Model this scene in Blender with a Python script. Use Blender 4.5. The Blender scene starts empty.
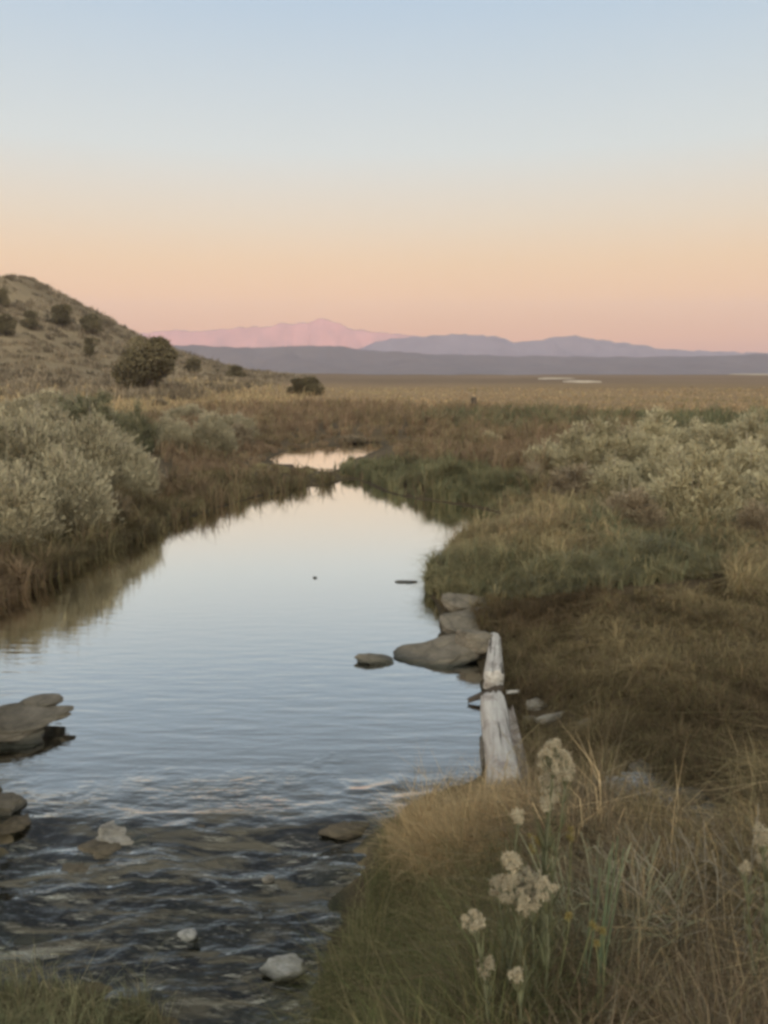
import bpy, math
import numpy as np
from math import radians, pi, sin, cos, tan

rng = np.random.default_rng(7)
SC = bpy.context.scene
COL = SC.collection

# ------------------------------------------------------------------ camera
FPX, PITCH, CH = 804.0, radians(10.2), 2.5
cam_d = bpy.data.cameras.new("camera")
cam = bpy.data.objects.new("camera", cam_d)
COL.objects.link(cam)
cam.location = (0, 0, CH)
cam.rotation_euler = (radians(90) - PITCH, 0, 0)
cam_d.sensor_fit = 'VERTICAL'
cam_d.sensor_height = 36.0
cam_d.lens = 36.0 * FPX / 1024.0
cam_d.clip_start = 0.05
cam_d.clip_end = 30000
SC.camera = cam


def ray(px, py):
    u = (np.asarray(px, float) - 384) / FPX
    v = -(np.asarray(py, float) - 512) / FPX
    return u, cos(PITCH) + v * sin(PITCH), -sin(PITCH) + v * cos(PITCH)


def P(px, py, z=0.0):
    """photo direction -> point on the level z"""
    a, b, c = ray(px, py)
    t = (z - CH) / c
    return np.array([a * t, b * t, CH + c * t])


def PD(px, py, Y):
    a, b, c = ray(px, py)
    t = Y / b
    return np.array([a * t, b * t, CH + c * t])


# ------------------------------------------------------------------ noise
def _hash(ix, iy, iz, seed):
    n = (ix * 374761393 + iy * 668265263 + iz * 2147483647 + seed * 144665) & 0xFFFFFFFF
    n = ((n ^ (n >> 13)) * 1274126177) & 0xFFFFFFFF
    n = ((n ^ (n >> 16)) * 2246822519) & 0xFFFFFFFF
    return ((n ^ (n >> 15)) & 0xFFFFFF) / float(0xFFFFFF)


def vnoise(x, y, z=0.0, seed=0):
    x, y, z = np.broadcast_arrays(np.asarray(x, float), np.asarray(y, float), np.asarray(z, float))
    ix, iy, iz = (np.floor(q).astype(np.int64) for q in (x, y, z))
    fx, fy, fz = x - ix, y - iy, z - iz
    fx, fy, fz = (f * f * (3 - 2 * f) for f in (fx, fy, fz))
    r = 0
    for a in (0, 1):
        for b in (0, 1):
            for c in (0, 1):
                w = (fx if a else 1 - fx) * (fy if b else 1 - fy) * (fz if c else 1 - fz)
                r = r + w * _hash(ix + a, iy + b, iz + c, seed)
    return r * 2 - 1


def fbm(x, y, z=0.0, seed=0, octv=4):
    s, a, f = 0, 0.5, 1.0
    for o in range(octv):
        s = s + a * vnoise(np.asarray(x) * f, np.asarray(y) * f, np.asarray(z) * f, seed + o * 17)
        a *= 0.5
        f *= 2.03
    return s


def sm(a, b, x):
    t = np.clip((x - a) / (b - a), 0, 1)
    return t * t * (3 - 2 * t)


# ------------------------------------------------------------------ water outlines
def chaikin(p, n=2):
    p = np.asarray(p, float)
    for _ in range(n):
        q = np.roll(p, -1, 0)
        p = np.stack([0.75 * p + 0.25 * q, 0.25 * p + 0.75 * q], 1).reshape(-1, 2)
    return p


pool_px = [(-60, 640, 0), (0, 602, 0), (60, 574, 0), (100, 551, 0), (165, 527, 0), (205, 512, 0), (256, 497, 0),
           (300, 489, 0), (332, 485, 0), (346, 479, 0), (362, 481, 0), (382, 492, 0), (412, 499, 0), (468, 506, 0), (512, 517, 0),
           (496, 526, 0), (468, 536, 0), (452, 556, 0), (430, 576, 0), (428, 592, 0), (440, 608, 0), (440, 630, 0), (442, 648, 0),
           (480, 655, 0), (484, 690, 0), (486, 740, 0), (488, 780, 0), (440, 790, 0), (400, 812, 0), (372, 850, -.06),
           (345, 910, -.12), (318, 970, -.2), (300, 1030, -.26), (285, 1130, -.3), (150, 1160, -.3), (172, 1060, -.28),
           (155, 1012, -.26), (60, 992, -.24), (-20, 1000, -.24), (-90, 970, -.2), (-60, 900, -.12), (-15, 860, -.08),
           (2, 815, 0), (-6, 770, 0), (-16, 725, 0), (-60, 700, 0), (-110, 665, 0)]
pool = chaikin([P(a, b, c)[:2] for a, b, c in pool_px])
pond_px = [(262, 460), (292, 449), (330, 446.5), (388, 442), (380, 450), (352, 459), (345, 466), (332, 472), (300, 466)]
pond = chaikin([P(a, b, 0.0)[:2] for a, b in pond_px])


def sdist(poly, x, y):
    """signed distance, negative inside"""
    x = np.asarray(x, float); y = np.asarray(y, float)
    d2 = np.full(x.shape, 1e18)
    ins = np.zeros(x.shape, bool)
    n = len(poly)
    for i in range(n):
        ax, ay = poly[i]; bx, by = poly[(i + 1) % n]
        ex, ey = bx - ax, by - ay
        L = ex * ex + ey * ey + 1e-12
        t = np.clip(((x - ax) * ex + (y - ay) * ey) / L, 0, 1)
        d2 = np.minimum(d2, (x - ax - t * ex) ** 2 + (y - ay - t * ey) ** 2)
        if ay != by:
            c = ((ay > y) != (by > y)) & (x < ex * (y - ay) / ey + ax)
            ins ^= c
    d = np.sqrt(d2)
    return np.where(ins, -d, d)


DX0, DY0, DS = -16.0, -3.0, .08
_X, _Y = np.meshgrid(np.arange(DX0, 16.1, DS), np.arange(DY0, 34.1, DS))
DG = np.minimum(sdist(pool, _X, _Y), sdist(pond, _X, _Y))


def dwater(x, y):
    x = np.asarray(x, float); y = np.asarray(y, float)
    far = (np.abs(x) > 16) | (y > 34) | (y < -3)
    d = np.full(x.shape, 9.0)
    k = ~far
    if k.any():
        fx = np.clip((x[k] - DX0) / DS, 0, DG.shape[1] - 1.001); fy = np.clip((y[k] - DY0) / DS, 0, DG.shape[0] - 1.001)
        ix = fx.astype(int); iy = fy.astype(int); fx = fx - ix; fy = fy - iy
        d[k] = (DG[iy, ix] * (1 - fx) + DG[iy, ix + 1] * fx) * (1 - fy) + (DG[iy + 1, ix] * (1 - fx) + DG[iy + 1, ix + 1] * fx) * fy
    return d


Y_FALL = 4.15


def wlevel(y):
    return -0.25 * np.clip((Y_FALL - np.asarray(y, float)) / 1.15, 0, 1.35)


HILL = np.array([(-400, 273), (-120, 273), (0, 274), (46, 275), (64, 285), (100, 303), (140, 323), (180, 341), (215, 352), (245, 360.5), (300, 367), (380, 369.3)], float)
HX = (HILL[:, 0] - 384) / FPX * 130
HZ = (369.3 - HILL[:, 1]) / FPX * 130
PUD = P(672, 792, 0.45)[:2]


def gh(x, y):
    x = np.asarray(x, float); y = np.asarray(y, float)
    x, y = np.broadcast_arrays(x, y)
    r = np.hypot(x, y)
    d = dwater(x, y)
    w0 = wlevel(y) * (y < 12)
    H = 0.40 + 0.36 * np.exp(-((x - 1.0) ** 2 / 5 + (y - 0.6) ** 2 / 5))
    H = H - 0.17 * np.exp(-((x - 0.9) ** 2 / 0.5 + (y - 5.4) ** 2 / 2.2))
    near = np.exp(-r / 60)
    H = H + near * (0.10 * fbm(x * .5, y * .5, 0, 3) + 0.05 * fbm(x * 2.3, y * 2.3, 0, 5))
    # low grassy mound on the right bank
    H = H + 0.30 * np.exp(-(((x - 2.0) / 1.3) ** 2 + ((y - 10.0) / 0.8) ** 2))
    H = H - .32 * np.exp(-(((x + 1.6) / 3.6) ** 2 + ((y - 22.0) / 6.6) ** 4))
    # wet hollow
    H = H - 0.16 * np.exp(-(((x - PUD[0]) / .30) ** 2 + ((y - PUD[1]) / .34) ** 2))
    bw = np.where(x < -1, 1.5, 1.25)
    up = w0 + 0.02 + (H - w0 - 0.02) * sm(0, 1, d / bw)
    rap = sm(4.3, 3.9, y)
    bed = w0 - (0.55 * (1 - rap) + 0.20 * rap) * sm(0, .5, -d) + rap * 0.07 * fbm(x * 3.1, y * 4.5, 0, 9) * sm(0, .3, -d)
    z = np.where(d > 0, up, bed)
    # hillside
    hp = np.interp(x * 130 / np.maximum(y, 130), HX, HZ)
    sY = sm(46, 128, y) * (1 - sm(180, 600, y))
    z = z + hp * sY + hp * 0.07 * sY * fbm(x * .06, y * .06, 0, 21) + near * 0 + sm(30, 90, y) * 0.25 * fbm(x * .1, y * .1, 0, 31) * (1 - sm(200, 800, y))
    z = z - np.clip(y - 240, 0, 1200) * 0.0135
    # added unseen ridge behind the viewer, shaped to block sun from valley and right mountains
    shade_ridge = np.interp(x, [-3000, -50, 130, 500, 3000], [200, 196, 290, 300, 300]) * np.exp(-((y + 2100) / 420.0) ** 2)
    shade_ridge = shade_ridge * (1 + .10 * fbm(x * .004, y * .004, 0, 41))
    return z + shade_ridge


def hit(px, py):
    """point where the view ray meets the ground"""
    a, b, c = ray(px, py)
    t = np.geomspace(1.2, 600, 2500)
    x, y, z = a * t, b * t, CH + c * t
    g = gh(x, y)
    k = np.argmax(z < g)
    if not (z < g).any():
        k = len(t) - 1
    return np.array([x[k], y[k], g[k]])


# ------------------------------------------------------------------ materials
def mat(name):
    m = bpy.data.materials.new(name)
    m.use_nodes = True
    nt = m.node_tree
    nt.nodes.clear()
    out = nt.nodes.new('ShaderNodeOutputMaterial')
    return m, nt, out


def N(nt, t, **kw):
    n = nt.nodes.new('ShaderNode' + t)
    for k, v in kw.items():
        if k.startswith('_'):
            setattr(n, k[1:], v)
        else:
            kk = int(k[1:]) if k[0] == 'i' and k[1:].isdigit() else k.replace('__', ' ')
            n.inputs[kk].default_value = v
    return n


def noise(nt, vec, scale, detail=4, rough=.6):
    n = N(nt, 'TexNoise', Scale=scale, Detail=detail, Roughness=rough)
    if vec is not None:
        nt.links.new(vec, n.inputs['Vector'])
    return n.outputs['Fac']


def mapr(nt, val, a, b, c, d):
    n = N(nt, 'MapRange', i1=a, i2=b, i3=c, i4=d)
    nt.links.new(val, n.inputs[0])
    return n.outputs[0]


def mixc(nt, fac, a, b, mode='MIX'):
    n = nt.nodes.new('ShaderNodeMix')
    n.data_type = 'RGBA'
    n.blend_type = mode
    for i, v in ((0, fac), (6, a), (7, b)):
        if hasattr(v, 'links'):
            nt.links.new(v, n.inputs[i])
        elif i == 0:
            n.inputs[0].default_value = v
        else:
            n.inputs[i].default_value = (*v, 1) if len(v) == 3 else v
    return n.outputs[2]


def plant_mat(name, transl=.25, vary=.25, gain=1.0, sat=1.0):
    m, nt, out = mat(name)
    at = nt.nodes.new('ShaderNodeAttribute'); at.attribute_name = 'Col'
    oi = nt.nodes.new('ShaderNodeObjectInfo')
    v = mapr(nt, oi.outputs['Random'], 0, 1, (1 - vary) * gain, (1 + vary) * gain)
    hv = N(nt, 'HueSaturation', Saturation=sat)
    nt.links.new(at.outputs['Color'], hv.inputs['Color'])
    nt.links.new(v, hv.inputs['Value'])
    d = N(nt, 'BsdfDiffuse'); t = N(nt, 'BsdfTranslucent')
    nt.links.new(hv.outputs[0], d.inputs[0]); nt.links.new(hv.outputs[0], t.inputs[0])
    mx = N(nt, 'MixShader', i0=transl)
    nt.links.new(d.outputs[0], mx.inputs[1]); nt.links.new(t.outputs[0], mx.inputs[2])
    nt.links.new(mx.outputs[0], out.inputs[0])
    return m


M_GRASS = plant_mat('grass_blades', .32, 0, 1.55, .95)
M_SHRUB = plant_mat('shrub_twigs', .3, .12, 1.5, .86)
M_JUN = plant_mat('conifer_scales', .15, .15, 1.25)
M_STALK = plant_mat('stalk_plant', .25, .08, .88)


def ground_mat():
    m, nt, out = mat('earth')
    at = nt.nodes.new('ShaderNodeAttribute'); at.attribute_name = 'Col'
    geo = nt.nodes.new('ShaderNodeNewGeometry')
    n1 = noise(nt, geo.outputs['Position'], 9, 6, .7)
    n2 = noise(nt, geo.outputs['Position'], .9, 5, .65)
    c = mixc(nt, 1.0, at.outputs['Color'], mixc(nt, n1, (.55, .52, .5), (1.4, 1.42, 1.4)), 'MULTIPLY')
    c = mixc(nt, 1.0, c, mixc(nt, n2, (.72, .75, .72), (1.28, 1.24, 1.2)), 'MULTIPLY')
    b = N(nt, 'BsdfPrincipled', Roughness=.95)
    b.inputs['Specular IOR Level'].default_value = .15
    nt.links.new(c, b.inputs['Base Color'])
    bp = N(nt, 'Bump', Strength=.6, Distance=.05)
    nt.links.new(n1, bp.inputs['Height'])
    nt.links.new(bp.outputs[0], b.inputs['Normal'])
    nt.links.new(b.outputs[0], out.inputs[0])
    return m


def water_mat(name='stream_surface', calm=False):
    m, nt, out = mat(name)
    geo = nt.nodes.new('ShaderNodeNewGeometry')
    sep = N(nt, 'SeparateXYZ')
    nt.links.new(geo.outputs['Position'], sep.inputs[0])
    yn = noise(nt, geo.outputs['Position'], 1.6, 4, .6)
    ym = N(nt, 'Math', _operation='MULTIPLY_ADD', i1=1.5, i2=-.75); nt.links.new(yn, ym.inputs[0])
    ya = N(nt, 'Math', _operation='ADD'); nt.links.new(ym.outputs[0], ya.inputs[0]); nt.links.new(sep.outputs['Y'], ya.inputs[1])
    fr = N(nt, 'Fresnel', IOR=1.34)
    gl = N(nt, 'BsdfGlossy', Roughness=.015)
    gl.inputs['Color'].default_value = (1, .99, .95, 1)
    tr = N(nt, 'BsdfTransparent'); tr.inputs[0].default_value = (.36, .42, .37, 1)
    mx = nt.nodes.new('ShaderNodeMixShader')
    # ripples: long crests across the stream, dying out upstream
    mp = N(nt, 'Mapping'); mp.inputs['Scale'].default_value = (2.1, 10, 1)
    mp.inputs['Rotation'].default_value = (0, 0, radians(4))
    nt.links.new(geo.outputs['Position'], mp.inputs['Vector'])
    r1 = noise(nt, mp.outputs[0], 1.0, 3, .5)
    mp2 = N(nt, 'Mapping'); mp2.inputs['Scale'].default_value = (3.2, 9, 1)
    nt.links.new(geo.outputs['Position'], mp2.inputs['Vector'])
    r2 = noise(nt, mp2.outputs[0], 1.8, 3, .55)
    amp = mapr(nt, sep.outputs['Y'], 4.0, 8.5, .0075, .0004)
    amp2 = mapr(nt, ya.outputs[0], 3.8, 4.7, .028, .0008)
    a = N(nt, 'Math', _operation='MULTIPLY'); nt.links.new(r1, a.inputs[0]); nt.links.new(amp, a.inputs[1])
    b = N(nt, 'Math', _operation='MULTIPLY'); nt.links.new(r2, b.inputs[0]); nt.links.new(amp2, b.inputs[1])
    s = N(nt, 'Math', _operation='ADD'); nt.links.new(a.outputs[0], s.inputs[0]); nt.links.new(b.outputs[0], s.inputs[1])
    bp = N(nt, 'Bump', Strength=1.0, Distance=1.0)
    nt.links.new(s.outputs[0], bp.inputs['Height'])
    for n in (fr, gl):
        nt.links.new(bp.outputs[0], n.inputs['Normal'])
    one = N(nt, 'Math', _operation='SUBTRACT', i0=1.0); nt.links.new(fr.outputs[0], one.inputs[1])
    pw = N(nt, 'Math', _operation='POWER'); nt.links.new(one.outputs[0], pw.inputs[0])
    nt.links.new(mapr(nt, ya.outputs[0], 4.9, 3.6, 8.0, 3.6), pw.inputs[1])
    inv = N(nt, 'Math', _operation='SUBTRACT', i0=1.0); nt.links.new(pw.outputs[0], inv.inputs[1])
    nt.links.new(inv.outputs[0], mx.inputs[0])
    nt.links.new(tr.outputs[0], mx.inputs[1]); nt.links.new(gl.outputs[0], mx.inputs[2])
    mp3 = N(nt, 'Mapping'); mp3.inputs['Scale'].default_value = (1.3, 8.5, 1); mp3.inputs['Rotation'].default_value = (0, 0, radians(-9))
    nt.links.new(geo.outputs['Position'], mp3.inputs['Vector'])
    st = N(nt, 'TexNoise', Scale=1.3, Detail=6, Roughness=.62, Distortion=1.1); nt.links.new(mp3.outputs[0], st.inputs['Vector'])
    f1 = mapr(nt, st.outputs['Fac'], .50, .60, 0, .62)
    f2 = mapr(nt, ya.outputs[0], 4.7, 3.9, 0, 1)
    ff = N(nt, 'Math', _operation='MULTIPLY'); nt.links.new(f1, ff.inputs[0]); nt.links.new(f2, ff.inputs[1])
    silt = N(nt, 'BsdfDiffuse'); silt.inputs[0].default_value = (.125, .110, .085, 1)
    mz = nt.nodes.new('ShaderNodeMixShader')
    nt.links.new(ff.outputs[0], mz.inputs[0]); nt.links.new(mx.outputs[0], mz.inputs[1]); nt.links.new(silt.outputs[0], mz.inputs[2])
    nt.links.new(mz.outputs[0], out.inputs[0])
    return m


def rock_mat(name, c1, c2, wet=.35, scale=7, lvl=0.0):
    m, nt, out = mat(name)
    tc = nt.nodes.new('ShaderNodeTexCoord')
    mp = N(nt, 'Mapping'); mp.inputs['Scale'].default_value = (1, 1, 3)
    nt.links.new(tc.outputs['Object'], mp.inputs[0])
    n1 = noise(nt, mp.outputs[0], scale, 7, .7)
    n2 = noise(nt, tc.outputs['Object'], scale * 5, 4, .7)
    f = mapr(nt, n1, .35, .65, 0, 1)
    c = mixc(nt, f, c1, c2)
    c = mixc(nt, 1.0, c, mixc(nt, n2, (.6, .6, .6), (1.35, 1.33, 1.3)), 'MULTIPLY')
    geo = nt.nodes.new('ShaderNodeNewGeometry')
    sep = N(nt, 'SeparateXYZ'); nt.links.new(geo.outputs['Position'], sep.inputs[0])
    # stain of the water line: dark algae on the stone up to a few cm above the stream
    wl = N(nt, 'Math', _operation='ADD'); nt.links.new(sep.outputs['Z'], wl.inputs[0])
    wn = mapr(nt, n1, 0, 1, -.03, .03); nt.links.new(wn, wl.inputs[1])
    st = mapr(nt, wl.outputs[0], .02 + lvl, .055 + lvl, 1, 0)
    c = mixc(nt, st, c, (.03, .03, .024))
    b = N(nt, 'BsdfPrincipled', Roughness=.75)
    nt.links.new(c, b.inputs['Base Color'])
    rr = mapr(nt, st, 0, 1, .85, wet); nt.links.new(rr, b.inputs['Roughness'])
    b.inputs['Specular IOR Level'].default_value = .3
    vo = N(nt, 'TexVoronoi', Scale=scale * .3); vo.feature = 'DISTANCE_TO_EDGE'
    wv = mixc(nt, .12, mp.outputs[0], noise(nt, tc.outputs['Object'], scale, 4, .6))
    nt.links.new(wv, vo.inputs['Vector'])
    ck = mapr(nt, vo.outputs['Distance'], 0, .03, .68, 1)
    c = mixc(nt, 1.0, c, ck, 'MULTIPLY')
    nt.links.new(c, b.inputs['Base Color'])
    bp = N(nt, 'Bump', Strength=1.0, Distance=.03)
    nt.links.new(n1, bp.inputs['Height']); nt.links.new(bp.outputs[0], b.inputs['Normal'])
    nt.links.new(b.outputs[0], out.inputs[0])
    return m


def wood_mat(name, c1, c2, c3):
    m, nt, out = mat(name)
    tc = nt.nodes.new('ShaderNodeTexCoord')
    mp = N(nt, 'Mapping'); mp.inputs['Scale'].default_value = (30, 2.2, 30)
    nt.links.new(tc.outputs['Object'], mp.inputs[0])
    n1 = noise(nt, mp.outputs[0], 1, 6, .65)
    n2 = noise(nt, tc.outputs['Object'], 9, 5, .65)
    mp4 = N(nt, 'Mapping'); mp4.inputs['Scale'].default_value = (22, .9, 22)
    nt.links.new(tc.outputs['Object'], mp4.inputs[0])
    n3 = noise(nt, mp4.outputs[0], 1, 3, .5)
    c = mixc(nt, mapr(nt, n1, .32, .62, 0, 1), c1, c2)
    c = mixc(nt, mapr(nt, n2, .52, .72, 0, .8), c, c3)
    c = mixc(nt, mapr(nt, n3, .33, .37, 1, 0), c, (.035, .028, .022))
    b = N(nt, 'BsdfPrincipled', Roughness=.9)
    b.inputs['Specular IOR Level'].default_value = .15
    nt.links.new(c, b.inputs['Base Color'])
    bp = N(nt, 'Bump', Strength=.8, Distance=.012)
    nt.links.new(n1, bp.inputs['Height']); nt.links.new(bp.outputs[0], b.inputs['Normal'])
    nt.links.new(b.outputs[0], out.inputs[0])
    return m


def flat_mat(name, c1, c2, scale, rough=.9):
    m, nt, out = mat(name)
    tc = nt.nodes.new('ShaderNodeTexCoord')
    n1 = noise(nt, tc.outputs['Object'], scale, 6, .65)
    c = mixc(nt, mapr(nt, n1, .3, .7, 0, 1), c1, c2)
    b = N(nt, 'BsdfPrincipled', Roughness=rough)
    b.inputs['Specular IOR Level'].default_value = .1
    nt.links.new(c, b.inputs['Base Color'])
    nt.links.new(b.outputs[0], out.inputs[0])
    return m


M_EARTH = ground_mat()
M_WATER = water_mat()
M_ROCK = rock_mat('grey_stone', (.175, .150, .122), (.095, .082, .066))
M_ROCKW = rock_mat('whitish_stone', (.29, .265, .235), (.17, .15, .125), .5)
M_ROCKD = rock_mat('dark_stone', (.11, .095, .075), (.055, .05, .042), .2)
M_RAP = rock_mat('tan_stream_stone', (.115, .092, .066), (.055, .045, .033), .3, 7, -.13)
M_RAPW = rock_mat('pale_stream_stone', (.27, .25, .23), (.13, .112, .09), .4, 9, -.15)
M_WHITE = rock_mat('white_stone', (.40, .39, .38), (.24, .225, .205), .4, 9, -.2)
M_WOOD = wood_mat('weathered_wood', (.27, .245, .235), (.46, .43, .41), (.16, .125, .12))
M_WOODP = wood_mat('bark_wood', (.17, .14, .12), (.33, .29, .27), (.12, .075, .06))
M_STICK = wood_mat('stick_wood', (.10, .085, .07), (.2, .17, .14), (.06, .05, .04))
M_POST = wood_mat('old_post', (.045, .036, .03), (.075, .06, .05), (.03, .025, .02))
M_HILLS = flat_mat('sage_hills', (.095, .080, .088), (.135, .110, .112), .012)
M_MTN = flat_mat('alpenglow_rock', (.45, .225, .21), (.30, .16, .155), .012)  # pink alpenglow pushed into the rock colour, on top of the sun lamp
M_HAZED = flat_mat('hazed_rock', (.175, .145, .175), (.12, .10, .125), .012)  # bluish haze and shade tint mixed into the rock colour
M_SALT = flat_mat('salt_crust', (.46, .39, .33), (.30, .25, .20), .8)


# ------------------------------------------------------------------ mesh helpers
def np_mesh(name, V, quads=None, tris=None, col=None, smooth=False):
    me = bpy.data.meshes.new(name)
    V = np.ascontiguousarray(V, np.float32)
    nq = 0 if quads is None else len(quads)
    ntr = 0 if tris is None else len(tris)
    me.vertices.add(len(V)); me.vertices.foreach_set('co', V.ravel())
    me.loops.add(nq * 4 + ntr * 3)
    li = []
    if nq: li.append(np.asarray(quads, np.int32).ravel())
    if ntr: li.append(np.asarray(tris, np.int32).ravel())
    me.loops.foreach_set('vertex_index', np.concatenate(li))
    me.polygons.add(nq + ntr)
    st = np.concatenate([np.arange(nq) * 4, nq * 4 + np.arange(ntr) * 3]).astype(np.int32)
    me.polygons.foreach_set('loop_start', st)
    me.polygons.foreach_set('use_smooth', np.full(nq + ntr, smooth))
    me.update(calc_edges=True)
    if col is not None:
        a = me.attributes.new('Col', 'FLOAT_COLOR', 'POINT')
        c = np.ones((len(V), 4), np.float32); c[:, :3] = col
        a.data.foreach_set('color', c.ravel())
    return me


def obj(name, me, m, parent=None, loc=None):
    o = bpy.data.objects.new(name, me)
    COL.objects.link(o)
    if m is not None and (len(me.materials) == 0):
        me.materials.append(m)
    if parent is not None:
        o.parent = parent
    if loc is not None:
        o.location = loc
    return o


def tag(o, label=None, cat=None, group=None, kind=None):
    if label: o['label'] = label
    if cat: o['category'] = cat
    if group: o['group'] = group
    if kind: o['kind'] = kind
    return o


def empty(name, loc, label, cat, group=None, rz=0, sc=1):
    o = bpy.data.objects.new(name, None)
    COL.objects.link(o)
    o.empty_display_size = .1
    o.location = loc
    o.rotation_euler = (0, 0, rz)
    o.scale = (sc, sc, sc) if np.isscalar(sc) else sc
    return tag(o, label, cat, group)


def grid_mesh(name, xs, ys, zf, keep=None, col=None, smooth=True):
    X, Y = np.meshgrid(xs, ys)
    Z = zf(X, Y)
    V = np.stack([X, Y, Z], -1).reshape(-1, 3)
    nx, ny = len(xs), len(ys)
    i = (np.arange(ny - 1)[:, None] * nx + np.arange(nx - 1)[None, :]).ravel()
    q = np.stack([i, i + 1, i + nx + 1, i + nx], 1)
    c = None if col is None else col(V[:, 0], V[:, 1], V[:, 2])
    if keep is not None:
        k = keep(V[:, 0], V[:, 1])
        q = q[k[q].all(1)]
        used = np.zeros(len(V), bool); used[q] = True
        rm = np.cumsum(used) - 1
        V = V[used]; q = rm[q]
        if c is not None: c = c[used]
    return np_mesh(name, V, q, None, c, smooth)


def growing(a, b, step, far, k=1.13):
    mid = list(np.arange(a, b + 1e-6, step))
    s = step; v = b; hi = []
    while v < far[1]:
        s *= k; v += s; hi.append(v)
    s = step; v = a; lo = []
    while v > far[0]:
        s *= k; v -= s; lo.append(v)
    return np.array(lo[::-1] + mid + hi)


# ------------------------------------------------------------------ ground
def gcol(x, y, z):
    d = dwater(x, y)
    r = np.hypot(x, y)
    n = fbm(x * .25, y * .25, 0, 51)
    n2 = fbm(x * .018, y * .045, 0, 61, 5) * 1.5
    soil = np.array([.085, .062, .040]) * (1 + .4 * n[:, None])
    gold = np.array([.215, .148, .088]) * (1 + .22 * n2[:, None])
    sage = np.array([.175, .120, .085]) * (1 + .25 * n2[:, None])
    hill = np.array([.20, .155, .105]) * (1 + .5 * fbm(x * .08, y * .08, 0, 71)[:, None])
    bed = np.array([.030, .028, .020]) * (1 + .5 * n[:, None])
    t = sm(.0, .35, fbm(x * 2.2, y * 3.6, 0, 81))[:, None]
    rapbed = np.array([.020, .023, .018]) * (1 - t) + np.array([.16, .125, .082]) * t
    rap = sm(4.5, 4.1, y)[:, None]
    bed = bed * (1 - rap) + rapbed * rap
    c = soil
    k = sm(30, 42, y + 3 * n)[:, None]; c = c * (1 - k) + gold * k
    k = sm(85, 120, y + 14 * n2)[:, None]; c = c * (1 - k) + sage * k
    k = (sm(.4, 1.5, np.interp(x, HX, HZ)) * sm(46, 60, y))[:, None]; c = c * (1 - k) + hill * k
    k = sm(.04, -.06, d)[:, None]; c = c * (1 - k) + bed * k
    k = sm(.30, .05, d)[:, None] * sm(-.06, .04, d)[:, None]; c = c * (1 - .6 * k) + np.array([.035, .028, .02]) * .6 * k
    return c


gx = growing(-7, 8, .065, (-4200, 4200))
gy = growing(1.2, 13, .065, (-3300, 4000), 1.10)
gx = np.unique(np.round(np.concatenate([gx, np.arange(-100, -8, 1.6)]), 3)); gy = np.unique(np.round(np.concatenate([gy, np.arange(24, 190, 2.0)]), 3))
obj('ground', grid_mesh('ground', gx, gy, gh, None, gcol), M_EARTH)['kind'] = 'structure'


# ------------------------------------------------------------------ water
def wz(x, y):
    z = wlevel(y)
    k = sm(4.75, 3.75, y + .5 * fbm(x * 1.4, y * 1.4, 0, 90))
    wx = x + .25 * fbm(x * 1.3, y * 1.3, 0, 91)
    wy = y + .10 * fbm(x * 1.7, y * 1.7, 0, 93)
    n = 1 - 2 * np.abs(fbm(wx * 1.7 + wy * .5, wy * 5.2 - wx * .6, 0, 95, 3))
    n2 = fbm(x * 5, y * 12, 0, 97, 3)
    z = z + k * (.044 * (n - .6) + .020 * n2)
    # the lip where the pool spills over
    z = z - .02 * np.exp(-((y - 3.95 - .12 * fbm(x * 1.1, 0, 0, 99)) / .10) ** 2)
    return z


wx_ = np.arange(-6.2, 3.0, .03)
wy_ = np.concatenate([np.arange(1.9, 4.6, .018), np.arange(4.6, 20, .12)])
obj('creek_water', grid_mesh('creek_water', wx_, wy_, wz, lambda x, y: sdist(pool, x, y) < .45), M_WATER)['kind'] = 'structure'
obj('pond_water', grid_mesh('pond_water', np.arange(-8, 4, .2), np.arange(15, 34, .2), lambda x, y: 0 * x,
                            lambda x, y: sdist(pond, x, y) < .5), M_WATER)['kind'] = 'structure'
pz = float(gh(PUD[0], PUD[1])) + .075
obj('puddle_water', grid_mesh('puddle_water', PUD[0] + np.arange(-.4, .41, .05), PUD[1] + np.arange(-.4, .41, .05),
                              lambda x, y: 0 * x + pz, lambda x, y: ((x - PUD[0]) ** 2 + (y - PUD[1]) ** 2) < .16), M_WATER)['kind'] = 'structure'


# ------------------------------------------------------------------ hills and mountains
def range_mesh(name, prof, Y, depth, seed, base, rough, xr, step=14):
    prof = np.array(prof, float)
    X0 = (prof[:, 0] - 384) / FPX * Y
    Z0 = CH + (368.0 - prof[:, 1]) / FPX * Y

    def zf(x, y):
        t = (y - Y) / depth
        crest = np.interp(x, X0, Z0)
        crest = crest + (crest - base) * rough * .38 * (.6 * fbm(x / depth * 4, .3, 0, seed, 5) + .55 * fbm(x / depth * 11, .7, 0, seed + 50, 4))
        body = np.exp(-np.abs(t) ** 1.35 * 2.2)
        rd = 1 - 2 * np.abs(fbm(x / depth * 2.6 + t * .8, t * 1.3, 0, seed + 3, 5))
        k = 4 * body * (1 - body)
        return base + (crest - base) * (body + rough * k * (rd - .55))
    me = grid_mesh(name, np.arange(xr[0], xr[1], step), np.arange(Y - depth * 1.5, Y + depth, step), zf)
    m = {'sage_hills': M_HILLS, 'blue_mountains': M_HAZED}.get(name, M_MTN)
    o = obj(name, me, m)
    o['kind'] = 'structure'
    return o


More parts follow.
